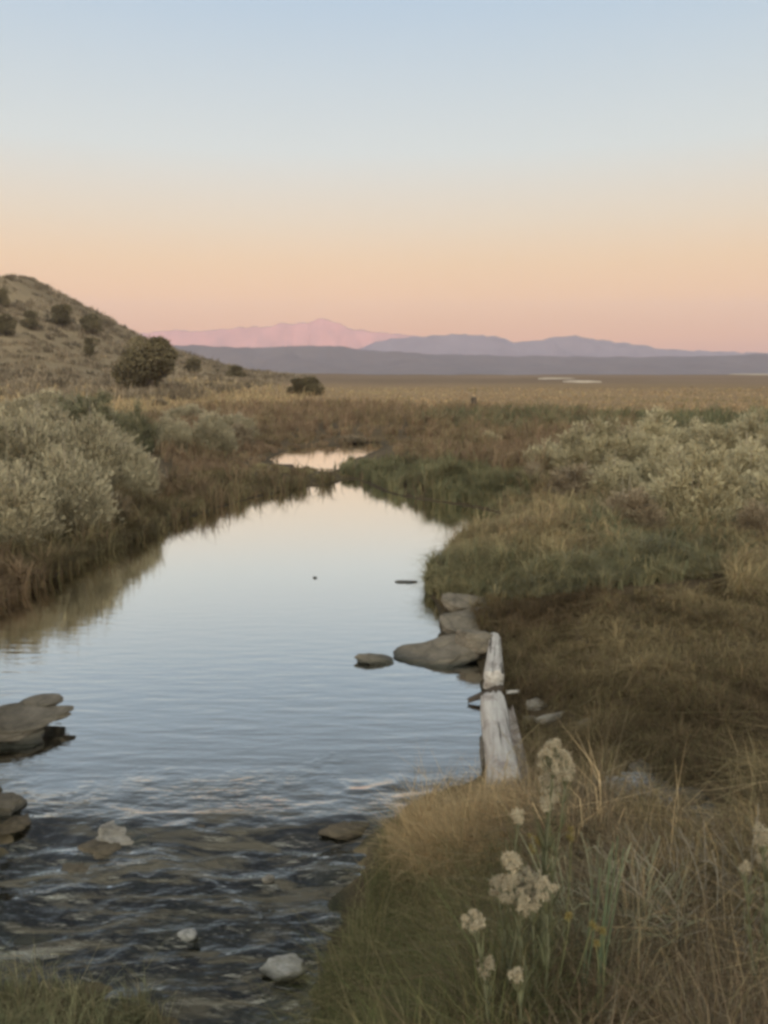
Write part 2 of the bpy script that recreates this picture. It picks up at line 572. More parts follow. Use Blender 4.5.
range_mesh('sage_hills', [(-600, 352), (-200, 344), (100, 346), (178, 345.5), (215, 347), (250, 349), (285, 348), (310, 346.5), (330, 346.5), (360, 351),
                          (420, 355), (520, 357.5), (600, 358), (700, 356.5), (768, 355), (1000, 351), (1400, 350)], 1500, 300, 5, -18, .34, (-1900, 1900), 10)
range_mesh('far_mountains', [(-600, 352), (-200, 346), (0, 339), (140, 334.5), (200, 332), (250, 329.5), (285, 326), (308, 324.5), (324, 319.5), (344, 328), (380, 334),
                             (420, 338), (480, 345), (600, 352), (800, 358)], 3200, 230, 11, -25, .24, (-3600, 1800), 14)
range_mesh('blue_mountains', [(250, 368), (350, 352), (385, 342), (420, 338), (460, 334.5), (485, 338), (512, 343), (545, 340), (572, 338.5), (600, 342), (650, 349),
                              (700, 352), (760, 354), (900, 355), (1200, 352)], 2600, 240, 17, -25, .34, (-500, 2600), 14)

# white salt flats out on the plain
for (cx, cy, rx, ry) in ((555, 379, 3.6, 5.5), (580, 382, 2.8, 3.5), (764, 374.6, 8, 14)):
    c = hit(cx, cy)
    t = np.linspace(0, 2 * pi, 40, endpoint=False)
    rr = 1 + .25 * vnoise(np.cos(t) * 2, np.sin(t) * 2, 0, int(cx))
    V = [(0, 0, .22)]; q = []
    for ring, (f, h) in enumerate(((.6, .2), (.9, .1), (1.05, -.3))):
        for i in range(40):
            V.append((cos(t[i]) * rx * rr[i] * f, sin(t[i]) * ry * rr[i] * f, h))
    tr = [(0, 1 + i, 1 + (i + 1) % 40) for i in range(40)]
    for ring in (0, 1):
        a = 1 + ring * 40
        q += [(a + i, a + 40 + i, a + 40 + (i + 1) % 40, a + (i + 1) % 40) for i in range(40)]
    obj('salt_flat', np_mesh('salt_flat', V, q, tr, None, True), M_SALT, None, c)['kind'] = 'structure'


# ------------------------------------------------------------------ blades
def blades(base, h, w, lean, col, tipcol=None, bend=.5):
    """grass blades: arrays per blade -> V, quads, tris, col"""
    n = len(base)
    az = rng.uniform(0, 2 * pi, n)
    side = np.stack([np.cos(az), np.sin(az), np.zeros(n)], 1) * (w / 2)[:, None]
    l3 = np.concatenate([lean, np.zeros((n, 1))], 1)
    up = np.array([0, 0, 1.0])
    mid = base + up * (h * .55)[:, None] + l3 * (h * .35 * (1 - bend))[:, None]
    ll = np.linalg.norm(lean, axis=1)
    tip = base + up * (h * np.clip(1 - .45 * ll, .15, 1))[:, None] + l3 * h[:, None]
    V = np.stack([base - side, base + side, mid + side * .75, mid - side * .75, tip], 1).reshape(-1, 3)
    i = np.arange(n) * 5
    q = np.stack([i, i + 1, i + 2, i + 3], 1)
    t = np.stack([i + 3, i + 2, i + 4], 1)
    if tipcol is None: tipcol = col
    C = np.stack([col, col, (col + tipcol) / 2, (col + tipcol) / 2, tipcol], 1).reshape(-1, 3)
    return V, q, t, C


def inpoly(poly, x, y):
    ins = np.zeros(x.shape, bool)
    n = len(poly)
    for i in range(n):
        ax, ay = poly[i]; bx, by = poly[(i + 1) % n]
        if ay != by:
            ins ^= ((ay > y) != (by > y)) & (x < (bx - ax) * (y - ay) / (by - ay) + ax)
    return ins


CLEAR = [(PUD[0], PUD[1], .33), (PUD[0] + .02, PUD[1] - .42, .26)]
for _px, _py, _r in ((536, 709, .10), (549, 722, .13), (529, 722, .07), (588, 726, .08), (690, 806, .10), (640, 776, .11), (558, 716, .10)):
    _p = hit(_px, _py)
    CLEAR += [(_p[0], _p[1], _r), (_p[0], _p[1] - _r * .9, _r * .8)]


def scatter(poly, n, zl=.38, dmin=.0, clump=0, cs=.9):
    """ground positions, denser close to the viewer, within an outline"""
    poly = np.array(poly, float)
    lo, hi = poly.min(0), poly.max(0)
    out = []
    tot = 0
    while tot < n:
        px = rng.uniform(lo[0], hi[0], n); py = rng.uniform(lo[1], hi[1], n)
        k = inpoly(poly, px, py)
        px, py = px[k], py[k]
        z = np.full(px.shape, zl)
        for _ in range(3):
            x, y, _z = P(px, py, z)
            z = .3 * z + .7 * gh(x, y)
        d = dwater(x, y)
        kk = d > dmin
        for (ex, ey, er) in CLEAR:
            kk &= (x - ex) ** 2 + (y - ey) ** 2 > (er * (1 + .4 * vnoise(x * 9, y * 9, 0, 4))) ** 2
        if clump:
            g = fbm(x * cs, y * cs, 0, 123)
            kk &= rng.uniform(0, 1, len(x)) < np.clip(.5 + clump * g, .06, 1)
        x, y = x[kk], y[kk]
        out.append(np.stack([x, y], 1)); tot += len(x)
    p = np.concatenate(out)[:n]
    z = gh(p[:, 0], p[:, 1])
    return np.column_stack([p, z - .01])


def pal(n, cols, x, y, sc=.7, seed=5, jit=.25):
    """blade colours drawn from a palette in patches"""
    cols = np.array(cols, float)
    f = (fbm(x * sc, y * sc, 0, seed) + .5) + rng.normal(0, .22, n)
    f = np.clip(f, 0, .999) * (len(cols) - 1)
    i = np.clip(f.astype(int), 0, len(cols) - 2)
    t = (f - i)[:, None]
    c = cols[i] * (1 - t) + cols[i + 1] * t
    return c * rng.uniform(1 - jit, 1 + jit, n)[:, None]


class Grass:
    def __init__(s): s.V = []; s.q = []; s.t = []; s.c = []; s.n = 0

    def add(s, V, q, t, C):
        s.V.append(V); s.q.append(q + s.n); s.t.append(t + s.n); s.c.append(C); s.n += len(V)

    def build(s, name, label, cat):
        me = np_mesh(name, np.concatenate(s.V), np.concatenate(s.q), np.concatenate(s.t), np.concatenate(s.c))
        o = obj(name, me, M_GRASS)
        return tag(o, label, cat, None, 'stuff')


def zone(G, poly, n, hr, cols, lean=.35, ts=None, wind=(.1, -.05), dmin=.0, wk=.0011, wmin=.0028, tip=1.15, zl=.38, clump=0, sc=.7, hn=.35, cs=.9, fade=None):
    b = scatter(poly, n, zl, dmin, clump, cs)
    x, y = b[:, 0], b[:, 1]
    r = np.hypot(x, y)
    h = rng.uniform(hr[0], hr[1], n) * (1 + 1.3 * hn * fbm(x * .9, y * .9, 0, 77) + hn * fbm(x * 3.1, y * 3.1, 0, 78)) * np.where(rng.uniform(0, 1, n) < .05, 1.5, 1)
    if fade is not None:
        h = h * fade(x, y)
    tone = np.ones(n)
    push = np.zeros((n, 2))
    tsz = ts if ts else np.clip(r * .028, .11, .75)
    lv = np.round(np.log2(tsz / .1) * 2) / 2
    tsz = .1 * 2 ** lv
    jx = fbm(x / tsz * .6, y / tsz * .6, 0, 401) * .8; jy = fbm(x / tsz * .6, y / tsz * .6, 0, 402) * .8
    cxi = np.floor(x / tsz + jx).astype(np.int64); cyi = np.floor(y / tsz + jy).astype(np.int64)
    h1 = _hash(cxi, cyi, cxi * 0 + 3, 11); h2 = _hash(cxi, cyi, cxi * 0 + 5, 12); h3 = _hash(cxi, cyi, cxi * 0 + 7, 13); h4 = _hash(cxi, cyi, cxi * 0 + 9, 14)
    tcx = (cxi + .2 + .6 * h1 - jx) * tsz; tcy = (cyi + .2 + .6 * h2 - jy) * tsz
    vx, vy = x - tcx, y - tcy
    pull = rng.uniform(.15, .75, n)
    x2, y2 = x - vx * pull, y - vy * pull
    okk = dwater(x2, y2) > dmin
    x = np.where(okk, x2, x); y = np.where(okk, y2, y)
    b = np.column_stack([x, y, gh(x, y) - .01])
    push = np.stack([vx, vy], 1) / np.reshape(tsz, (-1, 1)) * .75
    h = h * (.62 + .76 * h3)
    tone = 1 + (.56 * h4 - .28) * np.exp(-r / 45)
    w = np.maximum(wmin, r * wk) * rng.uniform(.7, 1.3, n)
    ln = rng.normal(0, lean, (n, 2)) + np.array(wind)
    ln += .35 * lean * np.stack([fbm(x * 1.5, y * 1.5, 0, 201), fbm(x * 1.5, y * 1.5, 0, 203)], 1)
    ln += push
    c = pal(n, cols, x, y, sc) * tone[:, None]
    G.add(*blades(b, h, w, ln, c, c * tip))


BROWN = (.125, .088, .057); TAN = (.255, .185, .105); OLIVE = (.115, .097, .052); GREEN = (.080, .086, .052)
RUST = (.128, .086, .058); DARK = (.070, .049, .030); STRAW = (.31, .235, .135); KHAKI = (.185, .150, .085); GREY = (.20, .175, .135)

PF = lambda x, y: 1 - .78 * np.exp(-(((x + 1.6) / 3.0) ** 4 + ((y - 22.0) / 7.0) ** 4))
# far left: dry tan grass between the hill foot and the shrubs
G = Grass()
zone(G, [(-200, 384), (240, 380), (330, 392), (270, 408), (150, 418), (-200, 600)], 30000, (.25, .55), [KHAKI, TAN, KHAKI, BROWN], clump=.8, cs=.5)
zone(G, [(-100, 392), (330, 388), (900, 388), (900, 416), (420, 413), (260, 412)], 22000, (.06, .18), [KHAKI, TAN, RUST, TAN, OLIVE], clump=.6, cs=.3, wk=.0013, sc=.12)
G.build('dry_grass', 'tan dry grass covering the plain from the hill foot to the far right', 'grass')
# rusty rushes round the upstream pond
G = Grass()
zone(G, [(130, 424), (200, 408), (330, 404), (520, 412), (640, 424), (620, 470), (540, 482), (470, 472), (400, 462), (391, 444), (330, 444), (285, 448), (262, 458), (240, 474), (190, 474), (150, 450)],
     60000, (.25, .6), [BROWN, RUST, BROWN, OLIVE, RUST], clump=.8, cs=.5, dmin=.05, fade=PF)
G.build('brown_rushes', 'reddish brown rushes growing round the small upstream pond', 'rushes')
G = Grass()
zone(G, [(410, 424), (440, 417), (560, 414), (640, 418), (900, 418), (900, 424), (660, 436), (560, 438), (470, 434)], 20000, (.3, .6), [GREEN, OLIVE, GREEN, (.07, .075, .045)], clump=.5, dmin=.1)
zone(G, [(330, 478), (345, 464), (400, 462), (470, 474), (530, 486), (520, 506), (455, 510), (400, 500), (362, 482)], 26000, (.16, .34), [GREEN, OLIVE, GREEN, BROWN], clump=.5, dmin=.06, hn=.5)
zone(G, [(190, 478), (262, 462), (300, 468), (345, 464), (348, 482), (300, 490), (205, 514), (150, 520)], 30000, (.12, .26), [OLIVE, KHAKI, OLIVE, BROWN, GREEN], clump=.5, dmin=.05, hn=.5, fade=PF)
zone(G, [(412, 574), (440, 556), (500, 566), (560, 572), (640, 560), (720, 566), (700, 580), (620, 588), (560, 596), (500, 604), (446, 600), (424, 592)], 30000, (.14, .32), [GREEN, KHAKI, GREEN, OLIVE, (.10, .10, .075)], clump=.7, dmin=-.05, hn=.6, lean=.5)
G.build('green_sedge', 'dark green sedge fringing the right side of the creek', 'sedge')
# left bank
G = Grass()
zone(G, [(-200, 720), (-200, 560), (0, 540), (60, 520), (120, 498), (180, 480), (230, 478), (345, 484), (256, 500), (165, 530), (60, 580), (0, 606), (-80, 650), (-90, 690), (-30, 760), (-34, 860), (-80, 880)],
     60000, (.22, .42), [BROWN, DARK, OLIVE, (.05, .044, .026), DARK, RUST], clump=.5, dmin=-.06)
zone(G, [(-80, 655), (0, 600), (60, 570), (110, 545), (165, 525), (150, 512), (90, 530), (0, 580), (-80, 630)], 16000, (.14, .30), [DARK, (.04, .036, .024), OLIVE, DARK], clump=.3, dmin=-.12, lean=.5)  # blades coloured darker along the waterline to paint in the bank's dark reflection
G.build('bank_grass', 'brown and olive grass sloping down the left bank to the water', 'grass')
# right side: grassy mound and brown flat
G = Grass()
zone(G, [(436, 560), (455, 524), (500, 512), (540, 478), (620, 470), (900, 470), (900, 600), (730, 600), (725, 556), (560, 566), (470, 572)], 100000, (.12, .30), [KHAKI, OLIVE, KHAKI, BROWN, (.21, .165, .09), GREEN], lean=.65, clump=.7, hn=.7, cs=1.4, dmin=-.05)
G.build('mound_grass', 'khaki grass on the low mound right of the pool', 'grass')
G = Grass()
zone(G, [(436, 600), (520, 600), (640, 596), (900, 575), (900, 830), (700, 830), (610, 800), (520, 792), (504, 760), (506, 700), (498, 640), (470, 625)], 130000, (.07, .17),
     [(.05, .037, .022), (.092, .064, .040), (.062, .046, .026), (.088, .076, .038), (.095, .066, .041), (.135, .108, .060)], lean=.75, clump=.7, dmin=.02, zl=.3, cs=1.6, sc=1.1, wk=.0009)
G.build('sedge_mat', 'low matted brown sedge on the flat right bank beside the log', 'sedge')
# foreground
G = Grass()
zone(G, [(384, 866), (430, 836), (500, 846), (540, 856), (520, 890), (470, 905), (400, 905)], 9000, (.22, .44), [TAN, BROWN, TAN, TAN, OLIVE, STRAW], lean=.3, wind=(.06, -.1), dmin=-.05, zl=.4, hn=.3, wmin=.0024)
zone(G, [(390, 866), (430, 850), (490, 862), (510, 880), (480, 905), (420, 905)], 3400, (.34, .52), [TAN, STRAW, TAN, KHAKI], lean=.3, wind=(.0, -.1), dmin=-.05, zl=.4, wmin=.0018)
zone(G, [(380, 856), (410, 806), (450, 786), (560, 786), (580, 880), (400, 880)], 9000, (.06, .15), [BROWN, KHAKI, OLIVE, DARK, TAN], lean=.5, dmin=-.04, zl=.3, wmin=.0022)
G.build('tan_bunchgrass', 'tall tan bunch grass at the water edge below the log', 'grass')
G = Grass()
zone(G, [(388, 850), (420, 840), (520, 900), (560, 960), (560, 1200), (270, 1200), (316, 1030), (342, 965), (368, 905)], 40000, (.18, .40), [(.062, .070, .030), (.05, .058, .026), OLIVE, (.070, .078, .034), KHAKI, (.062, .068, .03)], lean=.42, wind=(-.08, -.1), dmin=-.06, zl=.5, wmin=.0022)
G.build('green_grass', 'dull green grass in the foreground right of the rapids', 'grass')
G = Grass()
zone(G, [(520, 800), (620, 800), (640, 815), (720, 820), (900, 780), (900, 1250), (450, 1250), (500, 1000), (540, 900)], 50000, (.16, .40), [DARK, (.05, .042, .026), OLIVE, DARK, BROWN, (.115, .098, .07)], lean=.6, wind=(-.05, -.1), dmin=.02, zl=.6, clump=.5, cs=2, wmin=.0022, sc=1.4)
zone(G, [(640, 820), (900, 760), (900, 1000), (700, 960), (620, 900)], 9000, (.22, .42), [TAN, KHAKI, OLIVE, (.21, .15, .075)], lean=.5, wind=(-.25, -.15), dmin=.02, zl=.6, clump=.9, cs=2.2, wmin=.002)
zone(G, [(560, 830), (640, 820), (900, 800), (900, 1150), (620, 1100), (560, 960)], 3000, (.26, .46), [STRAW, KHAKI, TAN, STRAW], lean=.55, wind=(-.15, -.1), dmin=.02, zl=.6, clump=1.1, cs=2.4, wmin=.002)
zone(G, [(895, 470), (1600, 500), (1600, 1300), (895, 1300)], 60000, (.10, .30), [DARK, BROWN, OLIVE, KHAKI, BROWN], lean=.6, dmin=.02, zl=.5, clump=.6, cs=1.5)
zone(G, [(-195, 470), (-700, 480), (-700, 900), (-195, 760)], 24000, (.16, .36), [BROWN, OLIVE, KHAKI, BROWN], lean=.5, dmin=-.04, zl=.4, clump=.6)
G.build('brown_grass', 'tangled brown grass from the lower right foreground out past both edges of the photo', 'grass')
G = Grass()
zone(G, [(-200, 990), (60, 990), (150, 1008), (172, 1060), (150, 1250), (-200, 1250)], 16000, (.10, .24), [(.13, .13, .07), KHAKI, (.15, .14, .08), GREEN], lean=.4, wind=(.05, .05), dmin=-.05, zl=-.1, wmin=.0022)
G.build('tussock_grass', 'short green grass in the bottom left corner below the rapids', 'grass')

# sagebrush cover of the hillside: small clumps nobody could count
n = 8000
a = rng.uniform(-130, -5, n); b = rng.uniform(50, 150, n)
k = (np.interp(a, HX, HZ) > .35) & (fbm(a * .12, b * .12, 0, 301) + rng.uniform(-.3, .3, n) > -.3) & (np.abs(a / b) < .75)
a, b = a[k], b[k]
n = len(a)
m_ = 22
sz = rng.uniform(.3, 1.0, n) * np.where(rng.uniform(0, 1, n) < .12, 1.7, 1)
cx = np.repeat(a, m_) + np.repeat(sz, m_) * rng.normal(0, .42, n * m_)
cy = np.repeat(b, m_) + np.repeat(sz, m_) * rng.normal(0, .42, n * m_)
base = np.column_stack([cx, cy, gh(cx, cy) - .03])
shade = np.repeat(rng.uniform(.45, 1.35, n), m_)[:, None]
cc = np.array([.138, .110, .078]) * shade * rng.uniform(.8, 1.2, (n * m_, 1))
G = Grass()
G.add(*blades(base, np.repeat(sz, m_) * rng.uniform(.4, .95, n * m_), np.full(n * m_, .13) * rng.uniform(.7, 1.4, n * m_), rng.normal(0, .45, (n * m_, 2)), cc, cc * 1.15))
G.build('sagebrush_cover', 'low sagebrush dotted over the dry hillside on the left', 'sagebrush')


# ------------------------------------------------------------------ shrubs
def shrub_meshes(seed, lobes, twigs, c_leaf, c_tip, upright=.6, tipfrac=.35, wid=.0075, flat=1.0, keep_top=False):
    """unit shrub: about 1 wide and 1 tall; foliage, seed tops and stems"""
    r = np.random.default_rng(seed)
    L = []
    for i in range(lobes):
        az = r.uniform(0, 2 * pi)
        el = math.asin(r.uniform(0, 1) ** 1.15)
        rad = r.uniform(.72, 1.0)
        L.append((.42 * cos(az) * cos(el) * rad, .42 * sin(az) * cos(el) * rad, .12 + .70 * flat * sin(el) * rad * r.uniform(.85, 1.1)))
    L = np.array(L)
    n = lobes * twigs
    ax = L - np.array([0, 0, -.05]); ax[:, 2] += .25 * upright
    ax /= np.linalg.norm(ax, axis=1)[:, None]
    ax = ax + r.normal(0, .14, ax.shape); ax[:, 2] += .35 * upright
    ax /= np.linalg.norm(ax, axis=1)[:, None]
    L = L * r.uniform(.82, 1.14, lobes)[:, None]
    c = np.repeat(L, twigs, 0); axr = np.repeat(ax, twigs, 0)
    u = r.uniform(0, 1, n) ** .8                      # 0 at the plume's top
    lr = np.repeat(r.uniform(.045, .085, lobes), twigs)
    q = r.normal(0, 1, (n, 3))
    pos = c - axr * (u * np.repeat(r.uniform(.16, .32, lobes), twigs))[:, None] + q * (lr * (.75 - .45 * u))[:, None]
    pos[:, 2] = np.maximum(pos[:, 2], .015)
    dr = axr + q * .25 + r.normal(0, .42, (n, 3)); dr /= np.linalg.norm(dr, axis=1)[:, None]
    ln = r.uniform(.028, .066, n)
    rv = r.normal(0, 1, (n, 3)); sd = np.cross(dr, rv); sd /= np.linalg.norm(sd, axis=1)[:, None]
    sd *= (wid * r.uniform(.6, 1.3, n))[:, None]
    V = np.stack([pos - sd * .5, pos + sd * .5, pos + dr * ln[:, None] + sd * .9, pos + dr * ln[:, None] - sd * .9], 1)
    tone = np.repeat(r.uniform(.84, 1.16, lobes), twigs) * r.uniform(.9, 1.1, n)
    tip = (u + r.normal(0, .12, n) < tipfrac * .8) & (pos[:, 2] > .28) & (np.repeat(r.uniform(0, 1, lobes), twigs) < .8)
    C = np.where(tip[:, None], np.array(c_tip), np.array(c_leaf)) * tone[:, None]
    res = []
    for k in (~tip, tip):
        m = k.sum()
        if m == 0:
            res.append(None); continue
        v = V[k].reshape(-1, 3)
        i = np.arange(m) * 4
        res.append((v, np.stack([i, i + 1, i + 2, i + 3], 1), np.repeat(C[k], 4, 0)))
    # stems
    sv, sq, scs = [], [], []
    for l in L:
        b0 = np.array([r.normal(0, .04), r.normal(0, .04), -.05])
        for a_ in (0, 1):
            w = np.array([.012, 0, 0]) if a_ else np.array([0, .012, 0])
            m1 = b0 * .5 + l * np.array([.38, .38, .55])
            i = len(sv)
            sv += [b0 - w, b0 + w, m1 - w * .7, m1 + w * .7, l - w * .3, l + w * .3]
            sq += [(i, i + 1, i + 3, i + 2), (i + 2, i + 3, i + 5, i + 4)]
            scs += [(.11, .085, .065)] * 6
    for j in range(26):
        az = r.uniform(0, 2 * pi); e_ = r.uniform(.2, 1.3); R = r.uniform(.46, .58)
        tpt = np.array([cos(az) * cos(e_) * R, sin(az) * cos(e_) * R, .12 + .95 * sin(e_) * R * 1.7])
        b0 = tpt * .45; w = np.array([-sin(az), cos(az), 0]) * .006
        i = len(sv); sv += [b0 - w, b0 + w, tpt - w * .3, tpt + w * .3]; sq.append((i, i + 1, i + 3, i + 2)); scs += [(.20, .17, .135)] * 4
    if not keep_top and res[1]:
        i0 = len(res[0][0])
        res = [(np.concatenate([res[0][0], res[1][0]]), np.concatenate([res[0][1], res[1][1] + i0]), np.concatenate([res[0][2], res[1][2]])), None]
    fol = np_mesh('shrub_foliage', res[0][0], res[0][1], None, res[0][2])
    top = np_mesh('shrub_seed_tops', res[1][0], res[1][1], None, res[1][2]) if res[1] else None
    stem = np_mesh('shrub_stems', np.array(sv), np.array(sq), None, np.array(scs))
    return fol, top, stem


KINDS = {
    'rabbitbrush': [shrub_meshes(100 + i, 120, 250, (.225, .196, .118), (.268, .236, .150),   .8, .34, keep_top=True) for i in range(4)],
    'sagebrush': [shrub_meshes(200 + i, 120, 250, (.215, .188, .124), (.238, .208, .138), .6, .25) for i in range(3)],
    'dark_shrub': [shrub_meshes(300 + i, 70, 200, (.10, .098, .058), (.135, .125, .075), .4, .2) for i in range(2)],
    'brown_shrub': [shrub_meshes(400 + i, 70, 190, (.145, .112, .074), (.19, .15, .098), .6, .25) for i in range(2)],
}
_cnt = {}


def shrub(kind, px, base, w, top, label, group, hfix=1.0):
    p = hit(px, base)
    W = w / FPX * p[1] * 1.06
    H = max(.25, (PD(px, top, p[1])[2] - p[2]) * hfix * (1.36 if kind == 'rabbitbrush' else 1.28))
    i = _cnt.get(kind, 0); _cnt[kind] = i + 1
    fol, topm, stem = KINDS[kind][i % len(KINDS[kind])]
    o = empty(kind, (p[0], p[1], p[2] - .03), label, 'shrub', group, rng.uniform(0, 6.28), (W, W, H))
    obj('foliage', fol, M_SHRUB, o)
    if topm: obj('seed_tops', topm, M_SHRUB, o)
    obj('stems', stem, M_SHRUB, o)
    return o


GR, GL = 'rabbitbrush thicket on the right bank', 'sagebrush thicket on the left bank'
R_ = 'rabbitbrush'
# right bank: (px, base py, width px, top py)
shrub(R_, 590, 478, 84, 431, 'rounded pale green rabbitbrush at the left end of the back row on the right bank', GR)
shrub(R_, 548, 474, 56, 444, 'small olive rabbitbrush left of the pale back row, beside rusty rushes', GR)
shrub(R_, 652, 464, 72, 420, 'tall pale rabbitbrush at the middle of the back row, its top nearest the sedge strip', GR)
shrub(R_, 700, 462, 66, 424, 'pale rabbitbrush second from the right edge in the back row', GR)
shrub(R_, 748, 462, 74, 421, 'pale rabbitbrush cut by the right edge of the back row', GR)
shrub(R_, 815, 465, 90, 420, 'pale rabbitbrush beyond the right edge of the thicket', GR)
shrub(R_, 664, 496, 66, 450, 'pale rabbitbrush with seed tops in the middle row of the right thicket', GR)
shrub(R_, 748, 500, 80, 446, 'broad pale rabbitbrush in the middle row against the right edge', GR)
shrub(R_, 690, 528, 104, 462, 'largest frontmost rabbitbrush of the right thicket, standing over brown grass', GR)
shrub(R_, 612, 498, 70, 462, 'greyish rabbitbrush behind the grassy mound, left of the largest one', GR)
shrub(R_, 835, 520, 110, 455, 'rabbitbrush out at the right border in front of the middle row', GR)
shrub('brown_shrub', 574, 496, 72, 462, 'brown twiggy shrub between the rusty rushes and the grassy mound', GR)
shrub('brown_shrub', 628, 528, 76, 486, 'brown shrub at the left foot of the largest rabbitbrush', GR)
shrub('brown_shrub', 762, 545, 74, 500, 'dull brown shrub below the right end of the thicket', GR)
shrub(R_, 487, 450, 34, 432, 'small tan rabbitbrush alone among the rusty rushes right of the pond', GR)
shrub('brown_shrub', 532, 486, 34, 462, 'small brown shrub above the bend of the green sedge', GR)
shrub(R_, 716, 480, 84, 436, 'pale rabbitbrush between the back row and the largest frontmost one', GR)
shrub(R_, 626, 480, 78, 434, 'pale rabbitbrush behind the greyish one, under the tall middle one', GR)
shrub(R_, 776, 532, 92, 470, 'pale rabbitbrush at the right edge beside the largest frontmost one', GR)
# left bank
S_ = 'sagebrush'
shrub(S_, 22, 500, 104, 418, 'tall pale sagebrush near the left edge, highest of the left bank', GL)
shrub(S_, -45, 520, 110, 430, 'pale sagebrush beyond the left edge of the bank', GL)
shrub(S_, 88, 492, 92, 416, 'large pale sagebrush right of the tallest one on the left bank', GL)
shrub(S_, 18, 545, 90, 470, 'grey sagebrush low on the left edge above the brown bank', GL)
shrub(S_, 70, 530, 92, 452, 'rounded sagebrush in front of the two tall ones on the left bank', GL)
shrub(S_, 128, 496, 66, 440, 'rounded grey sagebrush at the right front of the left thicket', GL)
shrub(S_, 212, 452, 56, 415, 'pale sagebrush standing apart at the right end of the left bank', GL)
shrub(S_, 172, 452, 50, 418, 'grey sagebrush left of the one standing apart', GL)
shrub('dark_shrub', 138, 452, 42, 404, 'dark blue-grey shrub at the middle of the left bank', GL)
shrub('dark_shrub', 84, 428, 78, 392, 'dark green shrub behind the pale sagebrush on the left bank', GL)
shrub('dark_shrub', 112, 440, 52, 404, 'dark green shrub between the big pale sagebrush and the blue-grey shrub', GL)
shrub(S_, 12, 432, 80, 398, 'olive sagebrush behind the tallest one at the left edge', GL)
shrub(S_, 48, 420, 66, 392, 'olive sagebrush in the back row below the hillside', GL)
shrub('dark_shrub', 78, 528, 36, 502, 'small dark shrub at the foot of the rounded sagebrush', GL)
shrub('dark_shrub', 6, 470, 36, 440, 'small dark shrub in the gap at the left edge', GL)
shrub(S_, 108, 470, 74, 424, 'pale sagebrush between the large one and the rounded one at the right front', GL)
shrub(S_, 46, 470, 96, 408, 'pale sagebrush filling the middle of the left thicket', GL)
shrub(S_, 236, 438, 44, 414, 'small pale sagebrush at the far right tip of the left bank', GL)
shrub('brown_shrub', 110, 522, 48, 490, 'brown shrub low on the left bank below the rounded sagebrush', GL)
shrub(S_, 188, 425, 52, 405, 'low tan sagebrush behind the pair at the right end of the left bank', GL)
shrub('brown_shrub', 148, 492, 40, 462, 'small brown shrub beside the rounded grey sagebrush', GL)
shrub('brown_shrub', 236, 446, 40, 422, 'brown shrub just left of the upstream pond', GL)
shrub('brown_shrub', 352, 441, 34, 435, 'low brown shrub behind the upstream pond', GL)
shrub('brown_shrub', 160, 406, 22, 398, 'tiny brown shrub on the tan grass below the big juniper', GL)


# ------------------------------------------------------------------ junipers
def juniper_meshes(seed, lobes=11, leaves=620, twin=False):
    r = np.random.default_rng(seed)
    V = []; C = []
    for i in range(lobes):
        az = r.uniform(0, 2 * pi); rad = r.uniform(.05, .31)
        c = np.array([cos(az) * rad, sin(az) * rad, r.uniform(.22, .70)])
        if twin: c = np.array([cos(az) * rad * .6 + (-.17 if i % 3 == 0 else .09), sin(az) * rad, r.uniform(.2, .48) if i % 3 == 0 else r.uniform(.25, .78)])
        lr = r.uniform(.13, .26)
        n = leaves
        q = r.normal(0, 1, (n, 3)); q /= np.linalg.norm(q, axis=1)[:, None]
        p = c + q * (lr * r.uniform(.2, 1, n) ** .4)[:, None]
        p[:, 2] = np.clip(p[:, 2], .03, None)
        a = r.normal(0, 1, (n, 3)) + np.array([0, 0, .8]); a /= np.linalg.norm(a, axis=1)[:, None]
        b = np.cross(a, r.normal(0, 1, (n, 3))); b /= np.linalg.norm(b, axis=1)[:, None]
        s = r.uniform(.014, .028, n)[:, None]
        V.append(np.stack([p - b * s * .6, p + b * s * .6, p + a * s * 1.8 + b * s * .25, p + a * s * 1.8 - b * s * .25], 1).reshape(-1, 3))
        t = r.uniform(.75, 1.25) * r.uniform(.75, 1.25, n)
        C.append(np.repeat(np.array([.098, .082, .050]) * t[:, None], 4, 0))
    V = np.concatenate(V); C = np.concatenate(C)
    i = np.arange(len(V) // 4) * 4
    crown = np_mesh('juniper_crown', V, np.stack([i, i + 1, i + 2, i + 3], 1), None, C)
    tv, tq = [], []
    segs = [(0, 0, -.06, .045), (.01, .0, .15, .036), (-.01, .01, .35, .026), (.01, 0, .6, .012)]
    for (x, y, z, rr) in segs:
        for k in range(8):
            tv.append((x + cos(k * pi / 4) * rr, y + sin(k * pi / 4) * rr, z))
    for s in range(3):
        tq += [(s * 8 + k, s * 8 + (k + 1) % 8, s * 8 + 8 + (k + 1) % 8, s * 8 + 8 + k) for k in range(8)]
    for az in (0.4, 2.3, 4.2):
        i0 = len(tv)
        e = np.array([cos(az) * .22, sin(az) * .22, .5]); b0 = np.array([0, 0, .14])
        for k in range(5):
            o = np.array([cos(k * 1.2566), sin(k * 1.2566), 0])
            tv.append(tuple(b0 + o * .022))
        for k in range(5):
            o = np.array([cos(k * 1.2566), sin(k * 1.2566), 0])
            tv.append(tuple(e + o * .008))
        tq += [(i0 + k, i0 + (k + 1) % 5, i0 + 5 + (k + 1) % 5, i0 + 5 + k) for k in range(5)]
    trunk = np_mesh('juniper_trunk', np.array(tv), np.array(tq), None, np.full((len(tv), 3), .09) * np.array([1, .8, .65]), True)
    return crown, trunk


JUN = [juniper_meshes(31), juniper_meshes(32, 8), juniper_meshes(33, 10), juniper_meshes(34, 18, 700, True)]


